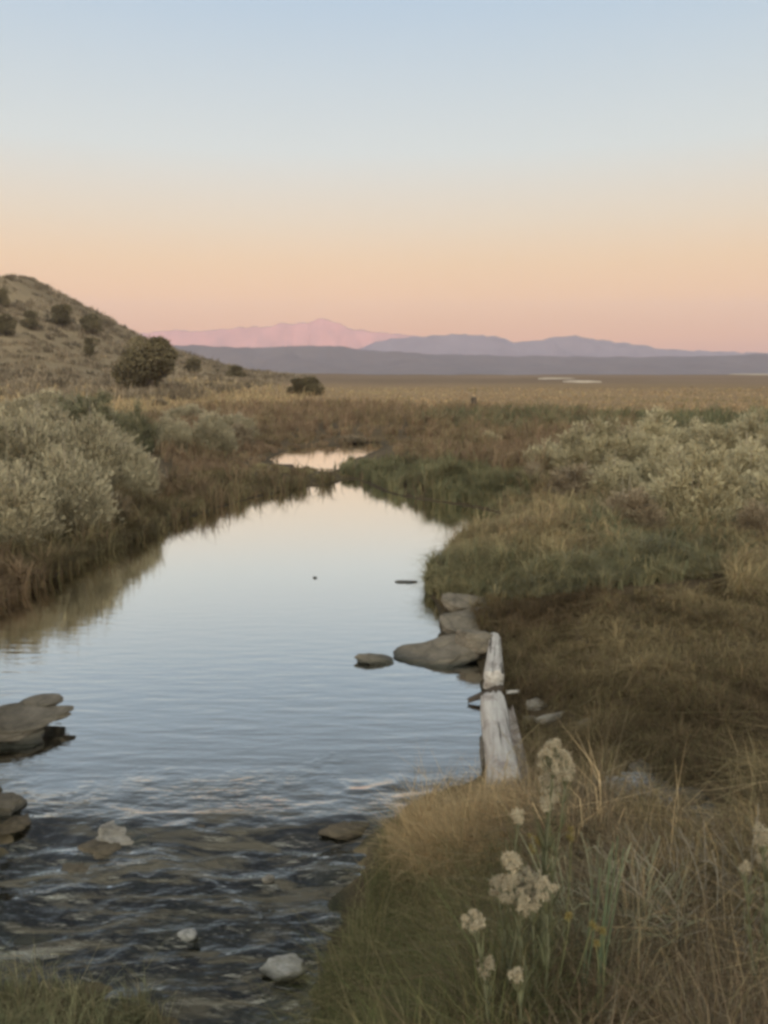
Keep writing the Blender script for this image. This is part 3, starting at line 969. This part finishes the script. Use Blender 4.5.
def juniper(px, base, w, top, label, v, name='juniper', xy=1.0):
    p = hit(px, base)
    W = w / FPX * p[1] / .95
    H = (PD(px, top, p[1])[2] - p[2]) / .93
    o = empty(name, (p[0], p[1], p[2] - .05), label, 'tree', 'junipers on the hillside and plain', 0 if v == 3 else rng.uniform(0, 6.28), (W, W, H))
    obj('crown', JUN[v][0], M_JUN, o)
    obj('trunk', JUN[v][1], M_JUN, o)


juniper(151, 392, 68, 333, 'large dark rounded juniper at the foot of the hill, biggest of all', 3)
juniper(193, 374, 26, 356, 'small juniper just right of the large dark one', 0)
juniper(237, 379, 22, 364, 'small round juniper between the hill foot and the far hills', 1)
juniper(306, 395, 42, 375, 'low wide juniper standing alone on the plain', 2)
juniper(91, 356, 19, 336, 'round juniper low on the slope, left of the large one', 1)
juniper(63, 327, 28, 301, 'juniper high on the slope below the crest', 0)
juniper(92, 334, 26, 312, 'juniper beside the crest line, right of the one high on the slope', 2)
juniper(32, 330, 23, 309, 'round dark juniper halfway up the slope near the left edge', 1)
juniper(2, 308, 18, 286, 'juniper near the hilltop cut by the left edge', 0)
juniper(6, 336, 26, 312, 'juniper low at the left edge of the slope', 2)
juniper(218, 373, 9, 368, 'tiny dark juniper on the hill foot skyline', 1)
juniper(-40, 340, 40, 305, 'juniper beyond the left edge of the slope', 0)


# ------------------------------------------------------------------ rocks
def ico(sub=4):
    import bmesh
    bm = bmesh.new(); bmesh.ops.create_icosphere(bm, subdivisions=sub, radius=1)
    V = np.array([v.co[:] for v in bm.verts]); F = np.array([[v.index for v in f.verts] for f in bm.faces]); bm.free()
    return V, F


ICO_V, ICO_F = ico(5)
ICO3 = ico(3)


def rock_mesh(size, seed, planes=13, flat=0.0, rough=.17):
    r = np.random.default_rng(seed)
    V = ICO_V.copy()
    for i in range(planes):
        nrm = r.normal(0, 1, 3) * np.array([1, 1, .7]); nrm /= np.linalg.norm(nrm)
        d = r.uniform(.55, .85)
        s = V @ nrm - d
        V = V - np.where(s > 0, s * .88, 0)[:, None] * nrm
    s = V[:, 2] - .45
    V[:, 2] -= np.where(s > 0, s * (.5 + .4 * flat), 0)
    nr = ICO_V
    # bedding ledges
    led = vnoise(nr[:, 0] * 1.2, nr[:, 1] * 1.2, V[:, 2] * 7 + seed, seed)
    V[:, :2] *= (1 + .06 * led)[:, None]
    V += nr * (rough * fbm(nr[:, 0] * 2.2 + seed, nr[:, 1] * 2.2, nr[:, 2] * 3, seed, 5))[:, None]
    return np_mesh('rock', V * np.array(size), None, ICO_F, None, True)


def rock(px, py, z, size, rz, seed, label, m=None, name='rock', cat='rock', group=None, flat=.5, tilt=(0, 0), planes=13):
    p = P(px, py, z)
    o = obj(name, rock_mesh(size, seed, planes, flat), m or M_ROCK, None, p)
    o.rotation_euler = (tilt[0], tilt[1], rz)
    return tag(o, label, cat, group)


rock(447, 652, .03, (.48, .30, .14), .12, 3, 'broad flat grey boulder jutting into the pool from the log head', flat=.9, tilt=(.10, -.16))
rock(466, 627, .04, (.38, .30, .20), .9, 8, 'grey boulder on the bank behind the broad flat one', flat=.3, tilt=(.15, -.1))
rock(466, 604, .13, (.30, .24, .12), .2, 12, 'pale flat stone topping the bank at the end of the green sedge', M_ROCK, flat=.6, tilt=(.2, .1))
rock(478, 640, .16, (.22, .16, .12), -.3, 15, 'dull brown stone wedged between the flat boulder and the log head', flat=.4)
rock(373, 660, .01, (.19, .12, .075), -.15, 21, 'small low stone standing alone in the pool', flat=.8, tilt=(.0, .12))
rock(407, 582, -.0, (.15, .05, .03), 0, 25, 'thin dark stone breaking the water by the sedge point', M_ROCKD, flat=.8)
rock(315, 578, -.0, (.035, .03, .03), 0, 27, 'tiny dark stone out in the middle of the pool', M_ROCKD)
# left slabs
rock(6, 720, .10, (.42, .30, .075), .1, 33, 'wide grey slab on top of the left water edge pile', flat=1.0, tilt=(0, .06))
rock(40, 702, .12, (.18, .12, .05), .1, 36, 'small flat stone at the far end of the left pile', flat=1.0)
rock(46, 714, .10, (.24, .11, .04), .15, 41, 'thin pointed slab sticking out over the water from the left pile', flat=1.0)
rock(14, 740, -.0, (.30, .20, .12), .3, 44, 'dark wet boulder under the wide grey slab', M_ROCKD, flat=.5)
rock(4, 806, .02, (.15, .14, .09), .5, 47, 'brown stone at the left edge below the slab pile', flat=.5)
rock(18, 824, -.02, (.11, .09, .055), .9, 49, 'small pale tan stone at the left edge of the rapids', M_RAP, flat=.7)
# rapids
rock(122, 838, -.055, (.22, .13, .07), -.2, 52, 'pale topped stone at the head of the rapids', M_RAPW, flat=.8, tilt=(.1, .15))
rock(104, 852, -.075, (.15, .10, .08), .3, 55, 'brown wet stone against the pale topped one in the rapids', M_RAP, flat=.5)
rock(80, 869, -.10, (.16, .08, .055), .2, 58, 'low tan stone washed over at the left of the rapids', M_RAP, flat=.7)
rock(175, 828, -.035, (.20, .07, .05), 0, 61, 'flat tan stone at the spill line right of the pale topped one', M_RAP, flat=.9)
rock(284, 966, -.165, (.13, .075, .05), .2, 64, 'white stone at the right edge of the rapids by the green grass', M_WHITE, flat=.6)
rock(189, 936, -.15, (.055, .035, .035), 0, 66, 'small white stone in the middle of the rapids', M_WHITE)
rock(268, 878, -.075, (.04, .025, .025), .4, 68, 'tiny pale stone upstream of the white ones', M_RAPW)
rock(350, 828, -.03, (.20, .08, .05), .2, 71, 'tan stone at the spill line below the tan grass', M_RAP, flat=.9)
for k_, (px, py, w_, d_, h_, z_) in enumerate(((60, 895, .16, .07, .05, -.115), (150, 880, .20, .06, .05, -.105), (225, 862, .16, .06, .045, -.085), (110, 922, .18, .06, .05, -.145),
        (40, 940, .15, .07, .06, -.165), (230, 905, .15, .06, .05, -.125), (300, 890, .14, .06, .05, -.105), (165, 962, .17, .06, .05, -.185), (235, 985, .14, .06, .05, -.20), (310, 925, .11, .05, .05, -.135))):
    rock(px, py, z_ - .042, (w_ * 1.15, d_, h_), .3 * math.sin(k_ * 2.1), 130 + k_, ('brown stone washed over just below the low tan stone', 'long brown stone awash below the pale topped stone', 'brown stone awash below the spill line', 'low brown stone in the middle left of the rapids',
         'dark brown stone at the left of the rapids above the tussock', 'brown stone awash above the small white stone', 'brown stone in the fast water near the right grass', 'brown stone awash below the small white stone',
         'brown stone awash left of the white stone by the grass', 'small brown stone beside the right grass edge of the rapids')[k_], M_RAP)
# right bank stones by the log
def on_ground(px, py, size, rz, seed, label, m, up=.7, **k):
    p = hit(px, py)
    o = obj('stone', rock_mesh(size, seed, 9, .7), m, None, p + np.array([0, 0, size[2] * up]))
    o.rotation_euler = (0, 0, rz)
    return tag(o, label, 'stone')


on_ground(536, 709, (.085, .065, .05), .3, 81, 'pale rounded stone on the sedge right of the log', M_ROCKW)
on_ground(549, 722, (.17, .035, .04), .55, 83, 'long pale stone lying slanted on the sedge right of the log', M_ROCKW)
on_ground(529, 722, (.05, .04, .03), .1, 85, 'small reddish stone left of the long pale one', M_ROCK)
on_ground(588, 726, (.08, .04, .03), .2, 87, 'brownish stone half sunk right of the long pale one', M_ROCK)
on_ground(690, 806, (.09, .06, .06), .2, 91, 'dark wet stone at the near edge of the puddle', M_ROCKD)
on_ground(640, 776, (.10, .07, .06), 1.2, 93, 'dark stone at the far edge of the puddle', M_ROCKD)


# ------------------------------------------------------------------ weathered log in two lengths
def log_mesh(L, r0, r1, seed, sx=1.0, sz=1.0, ragged=.05, nseg=60, nr=28):
    V = []; q = []
    for i in range(nseg + 1):
        t = i / nseg
        rad = r0 * (1 - t) + r1 * t
        for k in range(nr):
            a = 2 * pi * k / nr
            n1 = float(fbm(cos(a) * 3, sin(a) * 3, t * 1.2, seed, 4)) * .45
            sq = 1 / max(abs(cos(a)), abs(sin(a))) ** .85
            rr = rad * (1 + n1) * sq * .93
            y = t * L
            rg = float(vnoise(cos(a) * 4, sin(a) * 4, seed + 9, seed)) * ragged
            if i <= 1: y += rg * (1 if i == 0 else .5)
            if i >= nseg - 1: y += rg * 1.3
            V.append((cos(a) * rr * sx, y, sin(a) * rr * sz))
    for i in range(nseg):
        q += [(i * nr + k, i * nr + (k + 1) % nr, (i + 1) * nr + (k + 1) % nr, (i + 1) * nr + k) for k in range(nr)]
    b = len(V); V.append((0, .01, 0)); V.append((0, L - .01, 0))
    t = [(b, (k + 1) % nr, k) for k in range(nr)] + [(b + 1, nseg * nr + k, nseg * nr + (k + 1) % nr) for k in range(nr)]
    me = np_mesh('log', np.array(V), np.array(q), np.array(t), None, True)
    return me


def lay(o, a, b):
    a = np.array(a); b = np.array(b)
    d = b - a
    o.location = a
    o.rotation_euler = (math.atan2(d[2], math.hypot(d[0], d[1])), 0, math.atan2(-d[0], d[1]))
    return np.linalg.norm(d)


def log(name, a, b, r0, r1, seed, m, label, cat, **k):
    L = float(np.linalg.norm(np.array(b) - np.array(a)))
    o = obj(name, log_mesh(L, r0, r1, seed, **k), m)
    lay(o, a, b)
    return tag(o, label, cat) if label else o


A = P(505, 792, .12); B = P(493, 701, .14)
lg = log('log', A, B, .088, .074, 5, M_WOOD, 'longer near length of weathered white log along the right water edge', 'log', sx=1.1, sz=1.05)
s2 = log('splinter', A + np.array([.11, .02, -.02]), P(511, 712, .13), .065, .02, 9, M_WOODP, None, None, ragged=.12)
s2.parent = lg
s2.matrix_parent_inverse = (__import__('mathutils').Matrix.Translation(lg.location) @ lg.rotation_euler.to_matrix().to_4x4()).inverted()
log('log', P(493, 681, .15), P(495, 637, .17), .076, .044, 12, M_WOOD, 'shorter tapering far length of the white log, ending at the boulders', 'log', sz=1.05, ragged=.03)
log('stick', P(468, 701, .02), P(503, 688, .10), .014, .036, 15, M_POST, 'dark stick poking into the water, its thick end standing in for the shaded gap of the log', 'stick', ragged=.01, nseg=12, nr=8)  # stick widened through the gap so its dark wood stands in for shade
log('stick', P(507, 692, .15), P(519, 691, .16), .011, .008, 16, M_WOOD, 'short pale stick lying on the bank at the gap in the log', 'stick', ragged=.01, nseg=12, nr=8)

# post out on the plain
p = hit(473, 413)
hp_ = PD(473, 397, p[1])[2] - p[2]
o = obj('fence_post', log_mesh(hp_ + .2, .14, .12, 20, ragged=.02, nseg=14, nr=10), M_POST, None, p + np.array([0, 0, -.2]))
o.rotation_euler = (pi / 2, radians(2), 0)
tag(o, 'dark wooden post standing alone on the plain beyond the rushes', 'post')


# ------------------------------------------------------------------ foreground stalks
def tube(pts, r0, r1, nr=6):
    pts = np.array(pts, float)
    V = []; q = []
    n = len(pts)
    for i, p in enumerate(pts):
        d = pts[min(i + 1, n - 1)] - pts[max(i - 1, 0)]; d /= np.linalg.norm(d)
        u = np.cross(d, [.3, 1, .1]); u /= np.linalg.norm(u); v = np.cross(d, u)
        rr = r0 + (r1 - r0) * i / (n - 1)
        for k in range(nr):
            V.append(p + (u * cos(2 * pi * k / nr) + v * sin(2 * pi * k / nr)) * rr)
    for i in range(n - 1):
        q += [(i * nr + k, i * nr + (k + 1) % nr, (i + 1) * nr + (k + 1) % nr, (i + 1) * nr + k) for k in range(nr)]
    return np.array(V), np.array(q)


def curve(a, b, bow=(0, 0, 0), n=9):
    a = np.array(a, float); b = np.array(b, float); t = np.linspace(0, 1, n)[:, None]
    wob = .004 * np.stack([np.sin(t[:, 0] * 9 + a[0] * 50), np.cos(t[:, 0] * 7 + a[1] * 30), 0 * t[:, 0]], 1)
    return a * (1 - t) + b * t + np.array(bow) * 4 * t * (1 - t) + wob * (4 * t * (1 - t))


def puff(c, rad, seed, n=230, col=(.50, .44, .335)):
    """a fluffy seed puff: fine hairs round small florets"""
    r = np.random.default_rng(seed)
    q = r.normal(0, 1, (n, 3)); q[:, 2] += .45; q /= np.linalg.norm(q, axis=1)[:, None]
    s = np.array(c) + q * rad * r.uniform(.0, .45, n)[:, None]
    e = np.array(c) + q * rad * r.uniform(.75, 1.12, n)[:, None] + r.normal(0, rad * .32, (n, 3))
    sd = np.cross(q, r.normal(0, 1, (n, 3))); sd /= np.linalg.norm(sd, axis=1)[:, None]; sd *= rad * .075
    V = np.stack([s - sd * .4, s + sd * .4, e + sd, e - sd], 1).reshape(-1, 3)
    i = np.arange(n) * 4
    C = np.repeat(np.array(col) * r.uniform(.7, 1.15, n)[:, None], 4, 0)
    return V, np.stack([i, i + 1, i + 2, i + 3], 1), C


def merged(name, parts, smooth=False):
    V, q, C, k = [], [], [], 0
    for v, f, c in parts:
        V.append(v); q.append(f + k); C.append(c); k += len(v)
    return np_mesh(name, np.concatenate(V), np.concatenate(q), None, np.concatenate(C), smooth)


STEMC = (.155, .160, .105)


def stalk(base_px, Y, heads, label, name='seed_stalk', leaves=44, stem_r=.0045, yellow=(), leafcol=(.13, .135, .08), group='dry flower stalks in the right foreground'):
    """heads: (px, py, width px, height px); all stems leave one base"""
    bx = PD(base_px, 700, Y)[0]
    b = np.array([bx, Y, float(gh(bx, Y)) - .02])
    root = empty(name, b, label, 'plant', group)
    k = 0
    for (px, py, w, h) in heads:
        r = np.random.default_rng(int(px * 7 + py))
        Yh = Y + r.uniform(-.05, .05)
        c = PD(px, py, Yh) - b
        W, H = w / FPX * Yh / 2, h / FPX * Yh / 2
        bot = c - np.array([0, 0, H * .7])
        st = curve(np.array([r.normal(0, .012), r.normal(0, .012), 0]), bot, (r.normal(0, .015), r.normal(0, .01), 0), 12)
        v, q = tube(st, stem_r, stem_r * .55)
        parts = [(v, q, np.tile(STEMC, (len(v), 1)))]
        # narrow leaves up the stem
        for j in range(leaves):
            t = r.uniform(.25, .97); p0 = st[int(t * 11)]
            az = r.uniform(0, 2 * pi); ln = r.uniform(.04, .10)
            e = p0 + np.array([cos(az) * .45, sin(az) * .45, .85]) * ln
            s = np.array([-sin(az), cos(az), 0]) * .0026
            parts.append((np.array([p0 - s, p0 + s, e + s * .3, e - s * .3]), np.array([[0, 1, 2, 3]]), np.tile(np.array(leafcol) * r.uniform(.8, 1.3), (4, 1))))
        # head: branchlets that each carry puffs
        nb = max(6, int(W * H * 36000))
        pf = []
        for j in range(nb):
            a = r.uniform(0, 2 * pi); rr = r.uniform(0, 1) ** .6; zz = r.uniform(-1, 1)
            lim = math.sqrt(max(.05, 1 - (abs(zz) ** 2.4)))
            pc = c + np.array([cos(a) * W * rr * lim * .9, sin(a) * W * rr * lim * .9, zz * H * .85])
            pf.append(puff(pc, r.uniform(.005, .0098), int(r.integers(1e6)), 110))
            v, q = tube(curve(bot + np.array([0, 0, -.03]), pc, (0, 0, 0), 4), .0016, .0009, 4)
            parts.append((v, q, np.tile(STEMC, (len(v), 1))))
        obj('stem', merged('stalk_stem', parts), M_STALK, root)
        obj('seed_head', merged('seed_head', pf), M_STALK, root)
    for (px, py, w) in yellow:
        c = PD(px, py, Y) - b
        W = w / FPX * Y / 2
        r = np.random.default_rng(int(px + py * 3))
        pf = [puff(c + r.normal(0, W * .33, 3), .008, int(r.integers(1e6)), 60, (.27, .22, .09)) for _ in range(max(3, int(w / 3)))]
        obj('yellow_bloom', merged('yellow_bloom', pf), M_STALK, root)
        v, q = tube(curve(np.zeros(3), c, (.01, 0, 0), 8), .0025, .0014, 5)
        obj('stem', merged('bloom_stem', [(v, q, np.tile((.16, .17, .09), (len(v), 1)))]), M_STALK, root)
    return root


stalk(566, 1.95, [(553, 757, 34, 38), (566, 768, 26, 32), (550, 784, 28, 22), (549, 800, 24, 20)],
      'tallest stalk with a stacked cream seed plume, in front of the log', yellow=[(548, 803, 10), (571, 834, 16), (536, 846, 26)], leaves=60)
stalk(545, 1.80, [(511, 861, 26, 18), (532, 884, 46, 24), (510, 888, 36, 28), (523, 903, 34, 22), (545, 890, 24, 20), (498, 886, 22, 18)],
      'spreading stalk with a broad cream cluster left of the tallest plume', yellow=[(570, 915, 12), (592, 925, 10)])
stalk(512, 1.85, [(519, 817, 13, 16)], 'single round cream puff on a thin stalk below the log')
stalk(505, 1.62, [(472, 918, 30, 20), (487, 966, 18, 24), (516, 974, 16, 14)], 'low stalk with three small cream heads near the bottom of the green grass')
stalk(800, 1.9, [(763, 836, 26, 20), (768, 860, 26, 16), (745, 868, 10, 10)], 'stalk with two cream heads cut by the right edge')
stalk(616, 1.75, [], 'bare yellow-tipped stalk low in the centre of the right foreground', yellow=[(596, 944, 8), (603, 932, 7)])


def bare_plant(base_px, Y, tips, label):
    bx = PD(base_px, 700, Y)[0]
    b = np.array([bx, Y, float(gh(bx, Y)) - .02])
    root = empty('green_stalk', b, label, 'plant', 'bare green stalks in the right foreground')
    for (px, py) in tips:
        c = PD(px, py, Y) - b
        v, q = tube(curve(np.array([rng.normal(0, .008), rng.normal(0, .008), 0]), c, (rng.normal(0, .012), 0, 0), 10), .0035, .0016, 6)
        obj('stem', merged('green_stem', [(v, q, np.tile((.12, .15, .095), (len(v), 1)))]), M_STALK, root)
    return root


bare_plant(612, 1.85, [(613, 842), (618, 836), (624, 848), (609, 856)], 'upright bare green stalk right of the tallest plume')
bare_plant(588, 1.85, [(600, 868), (592, 880)], 'leaning bare green stalk beside the upright one')


# grey dead twigs of a dried bush at the bottom right
def dead_bush(px, py, Yd, n, spread, label, c0=(.30, .265, .215), hz=1.0, name='dead_bush', group='dead grey bushes in the lower right corner'):
    p = hit(px, py)
    root = empty(name, p, label, 'bush', group)
    parts = []
    for i in range(n):
        r = rng
        az = r.uniform(0, 2 * pi); L = r.uniform(.15, spread)
        e = np.array([cos(az) * L, sin(az) * L * .8, r.uniform(.12, .42) * hz])
        c = curve(np.array([r.normal(0, .03), r.normal(0, .03), -.01]), e, (r.normal(0, .02), r.normal(0, .02), r.uniform(0, .05)), 8)
        v, q = tube(c, r.uniform(.0026, .005), .0012, 5)
        col = np.array(c0) * r.uniform(.5, 1.25)
        parts.append((v, q, np.tile(col, (len(v), 1))))
        for j in range(3):
            s = c[r.integers(2, 7)]
            e2 = s + np.array([r.normal(0, .05), r.normal(0, .05), r.uniform(0, .06)])
            v, q = tube(curve(s, e2, (0, 0, .01), 4), .0012, .0006, 4)
            parts.append((v, q, np.tile(col, (len(v), 1))))
    obj('twigs', merged('twigs', parts), M_STALK, root)


dead_bush(705, 990, 1.9, 170, .42, 'tangled dead grey bush in the lower right corner')
dead_bush(592, 1000, 1.9, 260, .34, 'grey green twiggy bush at the bottom edge round the stalk bases', (.25, .25, .17), 1.05, 'green_bush', None)
dead_bush(505, 1040, 1.9, 110, .25, 'grey green twiggy bush at the bottom edge under the low cream heads', (.20, .20, .125), .75, 'green_bush', None)
dead_bush(770, 950, 1.9, 80, .38, 'dead grey bush at the right edge above the tangled one')

# ------------------------------------------------------------------ haze, sun, sky
import bmesh
bm = bmesh.new()
bmesh.ops.create_cube(bm, size=1)
for v in bm.verts:
    v.co.x = 4100 if v.co.x > 0 else -4100
    v.co.y = 3700 if v.co.y > 0 else -3200
    v.co.z = 285 if v.co.z > 0 else -30
me = bpy.data.meshes.new('haze'); bm.to_mesh(me); bm.free()
m, nt, out = mat('haze_air')
pv = nt.nodes.new('ShaderNodeVolumePrincipled')
pv.inputs['Density'].default_value = 2.5e-4
pv.inputs['Color'].default_value = (.62, .62, .80, 1)
nt.links.new(pv.outputs[0], out.inputs['Volume'])
o = obj('haze', me, m); o['kind'] = 'stuff'
tag(o, 'pale evening haze filling the valley air', 'haze')

SUN_EL = radians(1.2)
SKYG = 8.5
sd_ = bpy.data.lights.new('sun', 'SUN')
sd_.energy = 5.0
sd_.angle = radians(0.5)
sd_.color = (1.0, .52, .40)
so = bpy.data.objects.new('sun', sd_)
COL.objects.link(so)
so.rotation_euler = (radians(90) - SUN_EL, 0, 0)

W = bpy.data.worlds.new("World")
SC.world = W
W.use_nodes = True
nt = W.node_tree
nt.nodes.clear()
out = nt.nodes.new('ShaderNodeOutputWorld')
tc = nt.nodes.new('ShaderNodeTexCoord')
sep = N(nt, 'SeparateXYZ'); nt.links.new(tc.outputs['Generated'], sep.inputs[0])


def lin(r, g, b):
    f = lambda c: (c / 255 / 12.92) if c <= 10 else ((c / 255 + .055) / 1.055) ** 2.4
    return (f(r), f(g), f(b), 1)


stops = [(-.05, (150, 120, 118)), (0, (228, 160, 130)), (.035, (256, 186, 126)), (.08, (262, 206, 138)), (.12, (252, 213, 160)), (.165, (238, 220, 190)),
         (.24, (217, 225, 222)), (.38, (183, 206, 224)), (.60, (154, 166, 174)), (1.0, (116, 124, 132))]
lo, hi = -.05, 1.0
mr = N(nt, 'MapRange', i1=lo, i2=hi, i3=0.0, i4=1.0); nt.links.new(sep.outputs['Z'], mr.inputs[0])
cr = nt.nodes.new('ShaderNodeValToRGB'); nt.links.new(mr.outputs[0], cr.inputs[0])
el = cr.color_ramp.elements
while len(el) < len(stops): el.new(.5)
for e, (z, c) in zip(el, stops):
    e.position = (z - lo) / (hi - lo); e.color = lin(*c)
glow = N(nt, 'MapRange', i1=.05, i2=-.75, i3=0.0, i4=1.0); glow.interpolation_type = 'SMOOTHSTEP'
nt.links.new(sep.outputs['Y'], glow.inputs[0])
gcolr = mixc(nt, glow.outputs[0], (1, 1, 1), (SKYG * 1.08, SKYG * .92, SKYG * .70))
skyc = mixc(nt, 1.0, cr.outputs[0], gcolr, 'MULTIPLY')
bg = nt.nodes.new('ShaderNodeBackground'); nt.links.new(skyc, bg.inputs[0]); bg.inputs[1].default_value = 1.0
sky = nt.nodes.new('ShaderNodeTexSky'); sky.sky_type = 'NISHITA'; sky.sun_disc = False
sky.sun_elevation = SUN_EL; sky.sun_rotation = radians(180)
sky.air_density = 1.0; sky.dust_density = 1.0
bg2 = nt.nodes.new('ShaderNodeBackground'); nt.links.new(sky.outputs[0], bg2.inputs[0]); bg2.inputs[1].default_value = .02
ad = nt.nodes.new('ShaderNodeAddShader')
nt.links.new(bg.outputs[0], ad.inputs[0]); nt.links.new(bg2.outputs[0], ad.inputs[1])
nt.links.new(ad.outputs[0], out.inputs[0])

# ------------------------------------------------------------------ render settings
SC.render.engine = 'CYCLES'
cy = SC.cycles
cy.max_bounces = 8; cy.diffuse_bounces = 3; cy.glossy_bounces = 3; cy.transmission_bounces = 4; cy.transparent_max_bounces = 8; cy.volume_bounces = 1
cy.use_denoising = True
cy.filter_width = 3.3
cy.sample_clamp_indirect = 6
vs = SC.view_settings
vs.view_transform = 'Standard'; vs.look = 'None'; vs.exposure = 0; vs.gamma = 1; vs.use_curve_mapping = False
SC.display_settings.display_device = 'sRGB'
